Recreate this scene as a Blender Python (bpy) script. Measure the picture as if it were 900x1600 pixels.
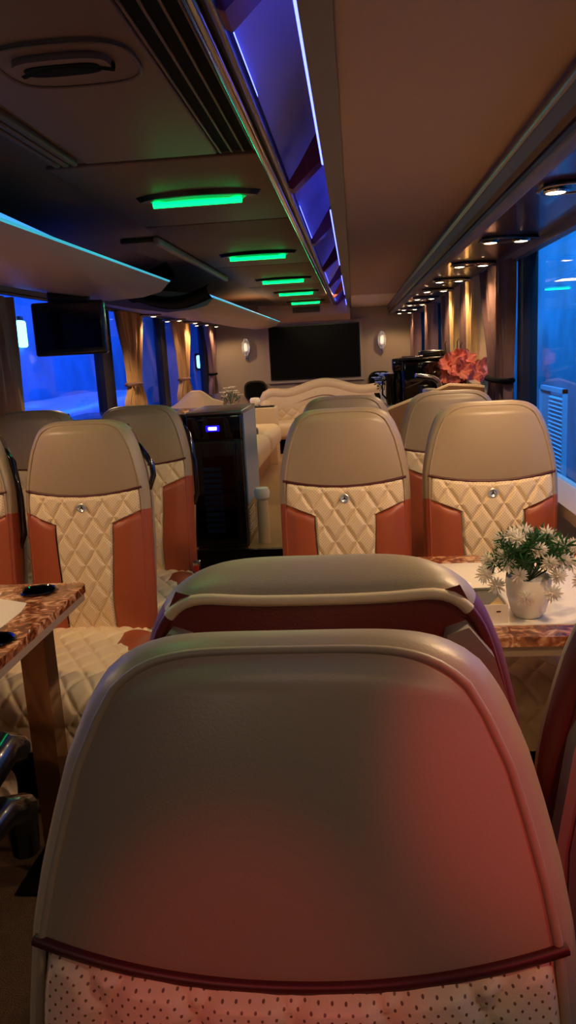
import bpy, math, random
from mathutils import Vector, Matrix
random.seed(7)
PI = math.pi; sin = math.sin; cos = math.cos
S = bpy.context.scene
for o in list(bpy.data.objects): bpy.data.objects.remove(o)
COL = S.collection
# ------------------------------------------------------------ camera
cam = bpy.data.cameras.new('camera'); camo = bpy.data.objects.new('camera', cam); COL.objects.link(camo); S.camera = camo
ycam = Vector((103, 255, -1200)).normalized()
xcam = Vector((1, .035, (103 + 255*.035)/1200)).normalized()
zcam = xcam.cross(ycam)
camo.matrix_world = Matrix.Translation((.55, 0, 1.45)) @ Matrix((xcam, ycam, zcam)).to_4x4()
cam.sensor_fit = 'VERTICAL'; cam.sensor_height = 36; cam.lens = 36*1200/1600; cam.clip_start = .02
# ------------------------------------------------------------ colour management, world
S.view_settings.view_transform = 'Standard'; S.view_settings.look = 'None'
S.view_settings.exposure = 0.5; S.view_settings.gamma = 1; S.view_settings.use_curve_mapping = False
W = bpy.data.worlds.new('night'); S.world = W; W.use_nodes = True
W.node_tree.nodes['Background'].inputs[0].default_value = (.01, .03, .12, 1)
W.node_tree.nodes['Background'].inputs[1].default_value = .3

def lin(c):
    return tuple(((v/255)/12.92 if v/255 <= .04045 else ((v/255+.055)/1.055)**2.4) for v in c) + (1,)

LK = 1.0
def area(name, loc, target, size, power, color, size_y=None):
    l = bpy.data.lights.new(name, 'AREA'); l.energy = power*LK; l.color = color; l.size = size
    if size_y: l.shape = 'RECTANGLE'; l.size_y = size_y
    o = bpy.data.objects.new(name, l); COL.objects.link(o); o.location = loc
    o.rotation_euler = (Vector(target)-Vector(loc)).to_track_quat('-Z', 'Y').to_euler(); return o
def spot(name, loc, target, power, color, angle=120, blend=.6, radius=.03):
    l = bpy.data.lights.new(name, 'SPOT'); l.energy = power*LK; l.color = color; l.spot_size = math.radians(angle)
    l.spot_blend = blend; l.shadow_soft_size = radius
    o = bpy.data.objects.new(name, l); COL.objects.link(o); o.location = loc
    o.rotation_euler = (Vector(target)-Vector(loc)).to_track_quat('-Z', 'Y').to_euler(); return o
WARM = (1, .65, .34)
BLUE = (.03, .22, 1)
# daylight-blue floodlights of the hall outside the coach
area('hall_light_right', (1.5, 4, 2.75), (3.0, 4.0, .9), 7, 270, (.03, .38, 1), .3)
area('hall_light_left', (-1.5, 6, 2.75), (-3.3, 6.0, .6), 8, 290, (.015, .12, 1), .3)
area('hall_light_right_far', (1.5, 10.5, 2.75), (3.0, 10.5, .9), 5, 150, (.03, .36, 1), .3)
area('hall_light_left_far', (-1.5, 12, 2.75), (-3.0, 12, .8), 4, 190, (.015, .12, 1), .3)
# unseen warm fill lights without fixtures, added behind the camera and over the lounge
area('fill_light_rear', (.0, -.75, 1.96), (.1, 1.6, .9), .35, 1.2, (1, .84, .60), .2)
area('fill_light_lounge', (.15, 7.8, 1.985), (.15, 7.8, .8), 1.4, 14, WARM, .3)
spot('red_lamp_a', (.95, -.35, 1.86), (.70, .58, 1.10), 18, (1, .05, .06), 16, .9, .02)
spot('red_lamp_b', (.30, -.35, 1.9), (.455, .50, .93), 8.5, (1, .05, .06), 16, .9, .02)

# ------------------------------------------------------------ materials
MATS = {}
def mat(name, col, rough=.5, metal=0, bump=0, bscale=200, var=0, vscale=5, emit=None, estr=0, coat=0, spec=.5, dots=None):
    m = bpy.data.materials.new(name); m.use_nodes = True; N = m.node_tree.nodes; L = m.node_tree.links
    b = N['Principled BSDF']; c = lin(col)
    b.inputs['Base Color'].default_value = c; b.inputs['Roughness'].default_value = rough; b.inputs['Metallic'].default_value = metal
    b.inputs['Coat Weight'].default_value = coat; b.inputs['Specular IOR Level'].default_value = spec
    tc = N.new('ShaderNodeTexCoord')
    csock = None
    if var or True:
        n = N.new('ShaderNodeTexNoise'); n.inputs['Scale'].default_value = vscale; n.inputs['Detail'].default_value = 5
        L.new(tc.outputs['Object'], n.inputs['Vector'])
        mx = N.new('ShaderNodeMix'); mx.data_type = 'RGBA'
        v = var if var else .06
        mx.inputs[6].default_value = tuple(x*(1-v) for x in c[:3])+(1,); mx.inputs[7].default_value = tuple(min(1, x*(1+v)) for x in c[:3])+(1,)
        L.new(n.outputs['Fac'], mx.inputs[0]); csock = mx.outputs[2]
    if dots:
        vo = N.new('ShaderNodeTexVoronoi'); vo.inputs['Scale'].default_value = dots; vo.inputs['Randomness'].default_value = 0
        mp = N.new('ShaderNodeMapping'); mp.inputs['Rotation'].default_value = (0, PI/4, 0); mp.inputs['Scale'].default_value = (1, .001, 1)
        L.new(tc.outputs['Object'], mp.inputs['Vector']); L.new(mp.outputs[0], vo.inputs['Vector'])
        lt = N.new('ShaderNodeMath'); lt.operation = 'LESS_THAN'; lt.inputs[1].default_value = .15
        L.new(vo.outputs['Distance'], lt.inputs[0])
        m2 = N.new('ShaderNodeMix'); m2.data_type = 'RGBA'; L.new(lt.outputs[0], m2.inputs[0]); L.new(csock, m2.inputs[6])
        m2.inputs[7].default_value = lin((120, 88, 62)); csock = m2.outputs[2]
    L.new(csock, b.inputs['Base Color'])
    if bump:
        n2 = N.new('ShaderNodeTexNoise'); n2.inputs['Scale'].default_value = bscale; n2.inputs['Detail'].default_value = 3
        L.new(tc.outputs['Object'], n2.inputs['Vector'])
        bp = N.new('ShaderNodeBump'); bp.inputs['Strength'].default_value = bump; bp.inputs['Distance'].default_value = .01
        L.new(n2.outputs['Fac'], bp.inputs['Height']); L.new(bp.outputs[0], b.inputs['Normal'])
    if emit:
        b.inputs['Emission Color'].default_value = lin(emit); b.inputs['Emission Strength'].default_value = estr
    MATS[name] = m; return m
M = MATS
mat('taupe_leather', (164, 142, 112), .40, bump=.05, bscale=420, var=.05, vscale=3)
mat('cream_leather', (232, 206, 164), .48, bump=.08, bscale=300, var=.05, dots=135)
mat('plain_cream', (226, 198, 154), .42, bump=.06, bscale=300, var=.05)
mat('rust_leather', (160, 76, 44), .42, bump=.10, bscale=300, var=.08)
mat('maroon_leather', (110, 34, 26), .45, bump=.10, bscale=300, var=.08)
mat('maroon_piping', (72, 16, 14), .45)
mat('shell_grey', (120, 112, 106), .22, coat=.3)
mat('cream_quilt', (232, 206, 164), .48, bump=.08, bscale=300, var=.05)
mat('grey_plastic', (150, 138, 122), .35)
mat('black_plastic', (12, 12, 14), .25, coat=.5)
mat('black_gloss', (6, 6, 8), .08, coat=1)
mat('screen_black', (5, 5, 6), .32, spec=.15)
mat('black_matte', (8, 7, 7), .8, spec=.1)
mat('dark_metal', (40, 36, 34), .35, .8)
mat('chrome', (205, 205, 210), .12, 1)
mat('brushed_metal', (150, 146, 148), .28, 1, var=.1, vscale=30)
mat('silver', (215, 215, 215), .3, .7)
mat('ceiling_brown', (98, 72, 54), .55, bump=.05, bscale=400, var=.08)
mat('ceiling_dark', (84, 60, 50), .55, var=.08)
mat('panel_beige', (176, 140, 108), .62, bump=.05, bscale=500, var=.05)
mat('panel_cream', (214, 196, 172), .6)
mat('soffit_maroon', (62, 20, 14), .3, coat=.4, var=.1)
mat('recess_white', (190, 190, 205), .35, var=.06)
mat('frame_grey', (110, 104, 100), .4, .3)
mat('rack_beige', (170, 146, 128), .45, var=.06)
mat('wall_taupe', (166, 148, 128), .75, bump=.05, bscale=300, var=.05)
mat('rail_grey', (112, 104, 108), .55, spec=.25)
mat('sill', (146, 124, 100), .6)
mat('pillar_black', (14, 12, 12), .5)
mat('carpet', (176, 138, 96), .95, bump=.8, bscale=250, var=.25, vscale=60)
mat('carpet_shaded', (92, 66, 42), .95, bump=.8, bscale=250, var=.4, vscale=40)  # same tan carpet with the front floor's shadow put into its colour
mat('sofa_leather', (216, 190, 152), .45, bump=.08, bscale=200, var=.05)
mat('curtain_tan', (192, 152, 104), .75, var=.12, vscale=20)
mat('curtain_mauve', (124, 92, 88), .8, var=.15, vscale=20)
mat('curtain_gold', (226, 192, 132), .75, var=.1, vscale=20)
mat('wood_panel', (160, 116, 76), .5, var=.15, vscale=8)
mat('mirror_wood', (120, 80, 50), .12, .7, var=.2, vscale=12)
mat('white_ceramic', (236, 228, 214), .35)
mat('leaf_green', (34, 88, 34), .5, var=.3, vscale=30)
mat('petal_white', (244, 236, 220), .6)
mat('petal_coral', (248, 146, 120), .6, var=.15, vscale=30)
mat('petal_blue', (150, 165, 235), .6, var=.2, vscale=30)
mat('stem_green', (50, 70, 30), .6)
mat('twig', (50, 30, 24), .7)
mat('paper', (240, 232, 214), .6)
mat('box_white', (228, 214, 196), .55)
mat('photo_dark', (60, 44, 26), .4)
mat('photo_gold', (210, 160, 60), .4)
mat('table_top', (238, 226, 202), .22, coat=.3)
mat('steel', (190, 190, 195), .2, 1)
mat('red_plastic', (230, 60, 30), .4)
mat('steel_blue_lit', (130, 170, 215), .3, .3)
mat('plaster', (120, 135, 150), .7, bump=1.0, bscale=5, var=.75, vscale=1.6)
mat('ac_white', (180, 190, 200), .5)
mat('asphalt', (50, 50, 54), .8)
mat('van_white', (170, 175, 185), .35)
mat('lamp_warm', (255, 230, 190), .4, emit=(255, 222, 170), estr=9)
mat('lamp_green', (10, 200, 110), .4, emit=(0, 255, 110), estr=2.0)
mat('lamp_green_dim', (10, 150, 90), .3, emit=(0, 200, 90), estr=.45)
mat('led_blue', (20, 30, 255), .4, emit=(70, 80, 255), estr=7)
mat('led_cyan', (60, 200, 230), .4, emit=(60, 180, 200), estr=.6)
mat('reflection_sky', (70, 150, 235), .4, emit=(70, 150, 230), estr=.8)
mat('hall_lamp', (150, 220, 255), .4, emit=(120, 215, 255), estr=6)
mat('display_glow', (170, 170, 255), .4, emit=(190, 190, 255), estr=5)
mat('display_blue', (20, 10, 255), .4, emit=(25, 10, 255), estr=1.2)
# marble
def marble():
    m = mat('brown_marble', (120, 70, 40), .15, coat=.6); N = m.node_tree.nodes; L = m.node_tree.links
    tc = N.new('ShaderNodeTexCoord'); n = N.new('ShaderNodeTexNoise'); n.inputs['Scale'].default_value = 26; n.inputs['Detail'].default_value = 8; n.inputs['Distortion'].default_value = 1.4
    L.new(tc.outputs['Object'], n.inputs['Vector']); r = N.new('ShaderNodeValToRGB')
    e = r.color_ramp.elements; e[0].position = .38; e[0].color = lin((92, 44, 24)); e[1].position = .66; e[1].color = lin((226, 176, 130))
    k = r.color_ramp.elements.new(.52); k.color = lin((160, 92, 56))
    L.new(n.outputs['Fac'], r.inputs[0]); L.new(r.outputs[0], N['Principled BSDF'].inputs['Base Color'])
marble()
def glass(name, tint, gl=.06):
    m = bpy.data.materials.new(name); m.use_nodes = True; N = m.node_tree.nodes; L = m.node_tree.links
    N.remove(N['Principled BSDF']); t = N.new('ShaderNodeBsdfTransparent'); t.inputs[0].default_value = tint
    g = N.new('ShaderNodeBsdfGlossy'); g.inputs['Roughness'].default_value = .02
    lw = N.new('ShaderNodeLayerWeight'); lw.inputs[0].default_value = .5; p = N.new('ShaderNodeMath'); p.operation = 'POWER'; p.inputs[1].default_value = 4
    f = N.new('ShaderNodeMath'); f.operation = 'MULTIPLY_ADD'; f.inputs[1].default_value = .35; f.inputs[2].default_value = .03; x = N.new('ShaderNodeMixShader')
    L.new(lw.outputs['Facing'], p.inputs[0]); L.new(p.outputs[0], f.inputs[0])
    L.new(f.outputs[0], x.inputs[0]); L.new(t.outputs[0], x.inputs[1]); L.new(g.outputs[0], x.inputs[2]); L.new(x.outputs[0], N['Material Output'].inputs[0]); M[name] = m
glass('window_glass', (.75, .85, .95, 1))
def crystal():
    m = mat('crystal', (235, 235, 235), .08); b = m.node_tree.nodes['Principled BSDF']; b.inputs['Transmission Weight'].default_value = .6
crystal()

# ------------------------------------------------------------ mesh helper
class MB:
    def __init__(s): s.v = []; s.f = []
    def add(s, vs, fs):
        n = len(s.v); s.v += [tuple(v) for v in vs]; s.f += [tuple(i+n for i in f) for f in fs]; return s
    def box(s, x0, x1, y0, y1, z0, z1):
        v = [(x, y, z) for z in (z0, z1) for y in (y0, y1) for x in (x0, x1)]
        return s.add(v, [(0, 2, 3, 1), (4, 5, 7, 6), (0, 1, 5, 4), (2, 6, 7, 3), (0, 4, 6, 2), (1, 3, 7, 5)])
    def rbox(s, x0, x1, y0, y1, z0, z1, r=.02, n=4, e=None):
        # rounded box: cube sphere-like grid
        c = Vector(((x0+x1)/2, (y0+y1)/2, (z0+z1)/2)); h = Vector(((x1-x0)/2, (y1-y0)/2, (z1-z0)/2)); r = min(r, *h)
        k = 2*n+2; t = []
        for i in range(n+1): t.append((-1, i/n-1))
        for i in range(n+1): t.append((1, i/n))
        vs = []; idx = {}
        def P(q):
            out = []; d = []
            for a in range(3):
                sg, w = q[a]; out.append(sg*(h[a]-r)); d.append(w)
            dv = Vector(d); 
            m = max(abs(x) for x in d)
            if dv.length > 0: dv = dv.normalized()
            return c+Vector(out)+dv*r
        for ax in range(3):
            for sd in (0, k-1):
                base = len(vs)
                for i in range(k):
                    for j in range(k):
                        q = [None]*3; q[ax] = t[sd]; q[(ax+1) % 3] = t[i]; q[(ax+2) % 3] = t[j]; vs.append(P(q))
                for i in range(k-1):
                    for j in range(k-1):
                        f = (base+i*k+j, base+(i+1)*k+j, base+(i+1)*k+j+1, base+i*k+j+1)
                        idx[len(idx)] = f if sd else f[::-1]
        return s.add(vs, list(idx.values()))
    def grid(s, fn, nu, nv, flip=False):
        vs = [fn(i/nu, j/nv) for j in range(nv+1) for i in range(nu+1)]; w = nu+1
        fs = [(j*w+i, j*w+i+1, (j+1)*w+i+1, (j+1)*w+i) for j in range(nv) for i in range(nu)]
        if flip: fs = [f[::-1] for f in fs]
        return s.add(vs, fs)
    def tube(s, pts, r, n=8, closed=False, cap=True):
        pts = [Vector(p) for p in pts]; m = len(pts); vs = []; up = None
        for i, p in enumerate(pts):
            a = pts[(i-1) % m] if (closed or i > 0) else p; b = pts[(i+1) % m] if (closed or i < m-1) else p
            t = (b-a).normalized()
            if up is None:
                up = Vector((0, 0, 1)) if abs(t.z) < .9 else Vector((1, 0, 0))
            u = (up - t*up.dot(t)).normalized(); w = t.cross(u); up = u
            rr = r[i] if isinstance(r, (list, tuple)) else r
            for k in range(n): vs.append(p + (u*cos(2*PI*k/n)+w*sin(2*PI*k/n))*rr)
        fs = []
        for i in range(m if closed else m-1):
            for k in range(n):
                j = (i+1) % m; fs.append((i*n+k, i*n+(k+1) % n, j*n+(k+1) % n, j*n+k))
        if cap and not closed: fs += [tuple(range(n))[::-1], tuple(range((m-1)*n, m*n))]
        return s.add(vs, fs)
    def lathe(s, prof, c=(0, 0, 0), n=24, axis='z', sx=1, sy=1):
        vs = []
        for r, z in prof:
            for k in range(n):
                a = 2*PI*k/n; q = (r*cos(a)*sx, r*sin(a)*sy, z)
                if axis == 'y': q = (q[0], q[2], q[1])
                if axis == 'x': q = (q[2], q[0], q[1])
                vs.append((q[0]+c[0], q[1]+c[1], q[2]+c[2]))
        m = len(prof); fs = [(i*n+k, i*n+(k+1) % n, (i+1)*n+(k+1) % n, (i+1)*n+k) for i in range(m-1) for k in range(n)]
        fs += [tuple(range(n))[::-1], tuple(range((m-1)*n, m*n))]
        return s.add(vs, fs)
    def prism(s, poly, a, b, axis='y'):
        # poly of (p,q), extruded along axis; y: (x,z); x: (y,z); z: (x,y)
        n = len(poly); vs = []
        for t in (a, b):
            for p, q in poly: vs.append({'y': (p, t, q), 'x': (t, p, q), 'z': (p, q, t)}[axis])
        fs = [tuple(range(n)), tuple(range(2*n-1, n-1, -1))] + [(i, i+n, (i+1) % n+n, (i+1) % n) for i in range(n)]
        return s.add(vs, fs)
    def xf(s, mx): s.v = [tuple(mx @ Vector(v)) for v in s.v]; return s
    def build(s, name, m, parent=None, smooth=True, ang=40, loc=None):
        me = bpy.data.meshes.new(name); me.from_pydata(s.v, [], s.f); me.materials.append(M[m])
        me.validate(); me.update()
        import bmesh
        b = bmesh.new(); b.from_mesh(me); bmesh.ops.remove_doubles(b, verts=b.verts, dist=1e-6); bmesh.ops.recalc_face_normals(b, faces=b.faces); b.to_mesh(me); b.free()
        if smooth:
            me.polygons.foreach_set('use_smooth', [True]*len(me.polygons)); me.set_sharp_from_angle(angle=math.radians(ang))
        o = bpy.data.objects.new(name, me); COL.objects.link(o)
        if parent: o.parent = parent
        if loc: o.location = loc
        return o
def thing(name, label, cat, loc=(0, 0, 0), rz=0, group=None):
    o = bpy.data.objects.new(name, None); COL.objects.link(o); o.location = loc; o.rotation_euler = (0, 0, rz); o.empty_display_size = .1
    o['label'] = label; o['category'] = cat
    if group: o['group'] = group
    return o
ORD = ['nearest', 'second', 'third', 'fourth', 'fifth', 'sixth', 'seventh', 'eighth', 'ninth', 'tenth', 'eleventh']
def tag(o, label, cat, group=None):
    o['label'] = label; o['category'] = cat
    if group: o['group'] = group
    return o
def struct(o): o['kind'] = 'structure'; return o
def dup(root, loc, rz=None, label=None, group=None):
    r = root.copy(); COL.objects.link(r); r.location = loc
    if rz is not None: r.rotation_euler = (0, 0, rz)
    if label: r['label'] = label
    if group: r['group'] = group
    for ch in list(root.children):
        c = ch.copy(); COL.objects.link(c); c.parent = r
        for g in list(ch.children):
            d = g.copy(); COL.objects.link(d); d.parent = c
    return r
def sm(a, b, x):
    t = max(0, min(1, (x-a)/(b-a))); return t*t*(3-2*t)
def interp(tab, x):
    if x <= tab[0][0]: return tab[0][1]
    for (a, p), (b, q) in zip(tab, tab[1:]):
        if x <= b: return p+(q-p)*(x-a)/(b-a)
    return tab[-1][1]

# ============================================================ STRUCTURE
XL, XR, Y0, Y1 = -1.30, 1.33, -1.6, 9.75
SILL, WTOP = .90, 1.84
struct(MB().box(XL-.05, XR+.05, Y0, 4.42, -.05, 0).build('floor', 'carpet_shaded', smooth=False))
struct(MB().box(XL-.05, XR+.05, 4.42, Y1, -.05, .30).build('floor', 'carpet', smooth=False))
struct(MB().box(XL, XR, 4.395, 4.43, .0, .312).build('trim_1', 'black_plastic', smooth=False))
struct(MB().box(XL-.05, XR+.05, Y1, Y1+.05, 0, 2.3).build('wall_back', 'wall_taupe', smooth=False))
struct(MB().box(XL-.05, XR+.05, Y0-.05, Y0, 0, 2.3).build('wall_front', 'wall_taupe', smooth=False))
# left wall: below the sill, above the windows, black pillars between
pil_l = [(-1.6, -1.35), (.6, .78), (3.55, 3.72), (5.62, 5.86), (7.42, 7.62), (9.55, 9.75)]
pil_r = [(-1.6, -1.35), (.55, .70), (3.67, 3.79), (5.7, 5.86), (7.42, 7.62), (9.3, 9.75)]
for side, x0, x1, pil in (('left', XL-.05, XL, pil_l), ('right', XR, XR+.05, pil_r)):
    m = MB().box(x0, x1, Y0, Y1, -.05, SILL).box(x0, x1, Y0, Y1, WTOP, 2.3)
    struct(m.build('wall_'+side, 'wall_taupe', smooth=False))
    p = MB()
    for a, b in pil: p.box(x0-.004 if side == 'left' else x0-.012, x1+.012 if side == 'left' else x1+.004, a, b, SILL, WTOP)
    struct(p.build('trim_2' if side == 'left' else 'trim_3', 'pillar_black', smooth=False))
    s_ = MB()
    if side == 'right': s_.prism([(x0-.001, SILL+.012), (x0-.09, SILL-.01), (x0-.09, SILL-.05), (x0-.001, SILL-.12)], Y0, Y1)
    else: s_.prism([(x1+.001, SILL+.012), (x1+.07, SILL-.01), (x1+.07, SILL-.05), (x1+.001, SILL-.12)], Y0, Y1)
    struct(s_.build('trim_4' if side == 'left' else 'trim_5', 'sill', smooth=False))
k = 1
for x, pil in ((XL-.025, pil_l), (XR+.025, pil_r)):
    for (a, b), (c, d) in zip(pil, pil[1:]):
        struct(MB().box(x-.003, x+.003, b, c, SILL, WTOP).build('window_%d' % k, 'window_glass', smooth=False)); k += 1
# ceiling left/centre (flat, z=2.0) with slot for the right-hand recess
struct(MB().box(XL-.05, .325, Y0, Y1, 2.0, 2.06).build('ceiling', 'ceiling_brown', smooth=False))
struct(MB().box(.985, XR+.05, Y0, Y1, 1.86, 2.06).build('ceiling', 'soffit_maroon', smooth=False))
# raised centre panels and seams on the ceiling
def ceil_panel(x0, x1, y0, y1, m='ceiling_brown', t=.012):
    return MB().rbox(x0, x1, y0, y1, 2.0-t, 2.004, .006, 2)
ct = 6
for (x0, x1, y0, y1) in ((-.17, .200, .95, 2.225), (-.30, .31, 2.26, 3.30), (-.30, .31, 3.32, 4.95), (-.30, .31, 4.97, 6.5), (-.30, .31, 6.52, 7.8), (-.30, .31, 7.82, 9.28)):
    struct(ceil_panel(x0, x1, y0, y1).build('trim_%d' % ct, 'ceiling_brown')); ct += 1
g = MB()
for x in (-.20, -.225, -.25): g.rbox(x-.009, x+.009, .6, 2.22, 1.982, 2.003, .006, 2)
struct(g.build('trim_%d' % ct, 'ceiling_dark')); ct += 1
# air slots beside the rail
sl = thing('air_slot_grille', 'long black ceiling slot grille with thin brown bars beside chrome rail', 'grille', (.25, 1.6, 2.0))
MB().box(-.045, .055, -.75, .63, -.006, .001).build('grille_back', 'black_matte', sl, smooth=False)
for x in (-.043, -.012, .02, .05):
    MB().rbox(x-.003, x+.003, -.75, .63, -.010, -.005, .002, 2).build('slat', 'ceiling_brown', sl)
# header over the back screen
struct(MB().prism([(9.42, 1.80), (9.3, 1.86), (9.28, 2.0), (9.75, 2.0), (9.75, 1.80)], -.56, .52, 'x').build('trim_%d' % ct, 'panel_beige', smooth=False)); ct += 1
hg = thing('header_grille', 'small slatted air grille above the big black screen', 'grille', (0, 9.275, 1.93))
MB().box(-.15, .17, .002, .012, -.035, .03).build('grille_frame', 'ceiling_dark', hg, smooth=False)
for i in range(5): MB().box(-.14, .16, -.006, .004, -.03+i*.012, -.024+i*.012).build('slat', 'ceiling_brown', hg, smooth=False)

# right-hand beige ceiling panel, chrome rail, recess
bp = MB().rbox(.535, .985, Y0, 7.6, 1.95, 1.99, .006, 2); struct(bp.build('ceiling_panel_right' if 0 else 'trim_%d' % ct, 'panel_beige')); ct += 1
struct(MB().rbox(.535, .985, 7.62, 9.74, 1.945, 1.99, .006, 2).build('trim_%d' % ct, 'panel_cream')); ct += 1
struct(MB().box(.485, .5365, Y0, Y1, 1.944, 1.965).build('trim_%d' % ct, 'frame_grey', smooth=False)); ct += 1
# recess box: left wall, top, right wall
struct(MB().grid(lambda u, v: (.325+.17*u, Y0+(Y1-Y0)*v, 2.02+.20*sin(PI*.5*min(1, u*1.3))), 10, 2).add([(.495, Y0, 2.22), (.54, Y0, 2.22), (.54, Y1, 2.22), (.495, Y1, 2.22)], [(0, 1, 2, 3)]).add([(.54, Y0, 2.22), (.528, Y0, 1.96), (.528, Y1, 1.96), (.54, Y1, 2.22)], [(0, 1, 2, 3)]).build('trim_%d' % ct, 'recess_white')); ct += 1
rail = thing('ceiling_rail', 'long chrome and dark twin ceiling rail beside the blue lit recess', 'rail', (.34, 0, 1.95))
MB().rbox(-.022, .022, Y0, Y1, .02, .05, .008, 2).build('rail_base', 'dark_metal', rail)
MB().tube([(-.012, Y0, .012), (-.012, Y1, .012)], .012, 12).build('rail_tube', 'chrome', rail)
MB().tube([(.016, Y0, .014), (.016, Y1, .014)], .008, 12).build('rail_bead', 'brushed_metal', rail)
for i in range(7):
    y = 1.30+1.32*i
    b = MB().prism([(.352, 1.965), (.375, 1.955), (.485, 2.05), (.53, 2.13), (.53, 2.19), (.47, 2.14), (.40, 2.03)], y-.03, y+.05)
    lb = ['dark red bracket spanning the blue recess, nearest the camera', 'dark red bracket in the blue recess, second from the camera']
    tag(b.build('recess_bracket', 'maroon_leather'), lb[i] if i < 2 else '%s dark red bracket in the ceiling recess counted from the camera' % ORD[i], 'bracket', 'recess brackets')
for i in range(4):
    y = .75+2.64*i
    o = MB().rbox(.335, .347, y, y+1.2, 2.035, 2.047, .004, 2).build('led_strip', 'led_blue')
    tag(o, ['blue light strip in the ceiling recess nearest the camera', 'blue light strip in the ceiling recess behind the nearest one', 'blue light strip halfway along the ceiling recess', 'blue light strip at the far end of the ceiling recess'][i], 'light strip', 'blue recess strips')
for i in range(4):
    y = .4+2.64*i
    o = MB().rbox(.478, .4855, y, y+1.9, 1.956, 1.963, .003, 2).build('led_strip', 'led_blue')
    tag(o, ['thin blue light line on the grey edge of the recess, nearest the camera', 'thin blue light line on the grey recess edge, second from the camera', 'thin blue light line on the grey recess edge, third from the camera', 'thin blue light line on the grey recess edge, farthest'][i], 'light strip', 'blue edge strips')
# fascia right: double rail
fa = thing('window_side_rail', 'wide brushed metal double rail between beige ceiling panel and spotlight strip', 'rail', (.985, 0, 1.84))
MB().prism([(-.012, .12), (.0, .12), (.045, .0), (.045, -.004), (.02, -.004), (-.012, .07)], Y0, Y1).build('rail_channel', 'rail_grey', fa, ang=20)
MB().tube([(-.006, Y0, .085), (-.006, Y1, .085)], .014, 12).build('rail_tube', 'brushed_metal', fa)
MB().rbox(.0, .04, Y0, Y1, -.008, .006, .006, 2).build('rail_lip', 'rail_grey', fa)
# soffit board over the right windows
struct(MB().box(1.02, XR, Y0, Y1, 1.842, 1.87).build('trim_%d' % ct, 'soffit_maroon', smooth=False)); ct += 1
struct(MB().box(1.29, XR, Y0, Y1, 1.81, 1.845).build('trim_%d' % ct, 'frame_grey', smooth=False)); ct += 1

# ---------------- left overhead racks
prof = [(-.29, 1.80), (-.335, 1.757), (-.42, 1.738), (-.587, 1.730), (-.80, 1.765), (-1.10, 1.832), (XL+.003, 1.86), (XL+.003, 1.93), (-.8, 1.885), (-.42, 1.835)]
def rack(y0, y1, label, cap):
    t = thing('overhead_rack', label, 'overhead rack', (0, y0, 0), 0)
    MB().prism(prof, 0, y1-y0).build('rack_shell', 'rack_beige', t, ang=35)
    MB().tube([(-.290, 0, 1.802), (-.290, y1-y0-.01, 1.802)], .0045, 8).build('led_strip', 'led_cyan', t)
    MB().prism([(0, 1.82), (y1-y0-.95, 1.822), (y1-y0-1.1, 1.828), (y1-y0-2.3, 1.868 if cap > 0 else 1.835), (0, 1.90 if cap > 0 else 1.838)], -.360, -.352, 'x').build('reflection_panel', 'reflection_sky', t, smooth=False)  # glowing wedge standing in for a blue reflection above the rack edge
    e = MB()
    yy = 0 if cap < 0 else y1-y0
    e.grid(lambda u, v: (-.30-.5*u, yy+cap*.16*sin(PI*v), 1.80-.055*sin(PI*min(1, u*1.1))+.09*v*(1-.3*u)), 12, 8)
    e.build('end_cap', 'black_matte', t)
    return t
rack(-1.2, 3.65, 'long beige overhead rack with green lit edge and painted blue reflection, nearest on the left', 1)
rack(4.8, 9.1, 'beige overhead rack in the far left part near the back screen', -1)
# flat hatch frame on the dark ceiling
hf = thing('ceiling_hatch', 'long brown framed hatch in the dark left ceiling beside green lamps', 'hatch', (-.35, 4.6, 2.0))
MB().rbox(-.16, .0, -.95, 1.0, -.02, .0, .01, 3).build('hatch_panel', 'ceiling_dark', hf)
MB().rbox(.0, .03, -.97, 1.02, -.035, .0, .01, 3).build('hatch_frame', 'rack_beige', hf)
# air vent
av = thing('ceiling_air_vent', 'rounded brown ceiling air vent with dark slot in the upper left corner', 'vent', (.05, 1.5, 2.0))
def sup(a, b, n, e=3.2, cx=0, cy=0):
    out = []
    for i in range(n):
        t = 2*PI*i/n; c, s_ = cos(t), sin(t)
        out.append((cx+a*math.copysign(abs(c)**(2/e), c), cy+b*math.copysign(abs(s_)**(2/e), s_)))
    return out
MB().prism(sup(.128, .105, 40), -.018, -.008, 'z').build('vent_plate', 'ceiling_brown', av, ang=30)
MB().tube([(p[0], p[1], -.018) for p in sup(.126, .103, 40)], .004, 6, True).build('vent_rim', 'ceiling_dark', av)
MB().prism(sup(.088, .045, 32, cx=-.005, cy=-.02), -.030, -.018, 'z').build('vent_nozzle', 'ceiling_brown', av)
MB().prism(sup(.070, .026, 32, cx=-.005, cy=-.018), -.032, -.028, 'z').build('vent_slot', 'black_matte', av)
MB().tube([(-.085+.17*i/12, .05-.035*sin(PI*i/12)-.05, -.026) for i in range(13)], .008, 8).build('vent_deflector', 'black_matte', av)

# ---------------- green lamps
def green_lamp():
    t = thing('ceiling_lamp', 'x', 'lamp', (0, 0, 0), 0, 'green ceiling lamps')
    def lens(a, b, z): return [(a*cos(2*PI*i/40), b*math.copysign(abs(sin(2*PI*i/40))**1.3, sin(2*PI*i/40)), z) for i in range(40)]
    for nm, a, b, z0, z1, m in (('housing', .215, .075, -.012, -.028, 'dark_metal'), ('lens', .165, .055, -.028, -.036, 'lamp_green_dim')):
        p = lens(a, b, 0); q = [(x*.93, y*.9) for x, y, _ in p]
        vs = [(x, y, z0) for x, y, _ in p] + [(x, y, z1) for x, y in q]; n = 40
        MB().add(vs, [(i, (i+1) % n, n+(i+1) % n, n+i) for i in range(n)]+[tuple(range(n, 2*n))]).build(nm, m, t)
    MB().tube([(-.150+.30*i/10, -.022, -.042) for i in range(11)], .011, 10).build('lamp_tube', 'lamp_green', t)
    return t
gl = green_lamp()
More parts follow.
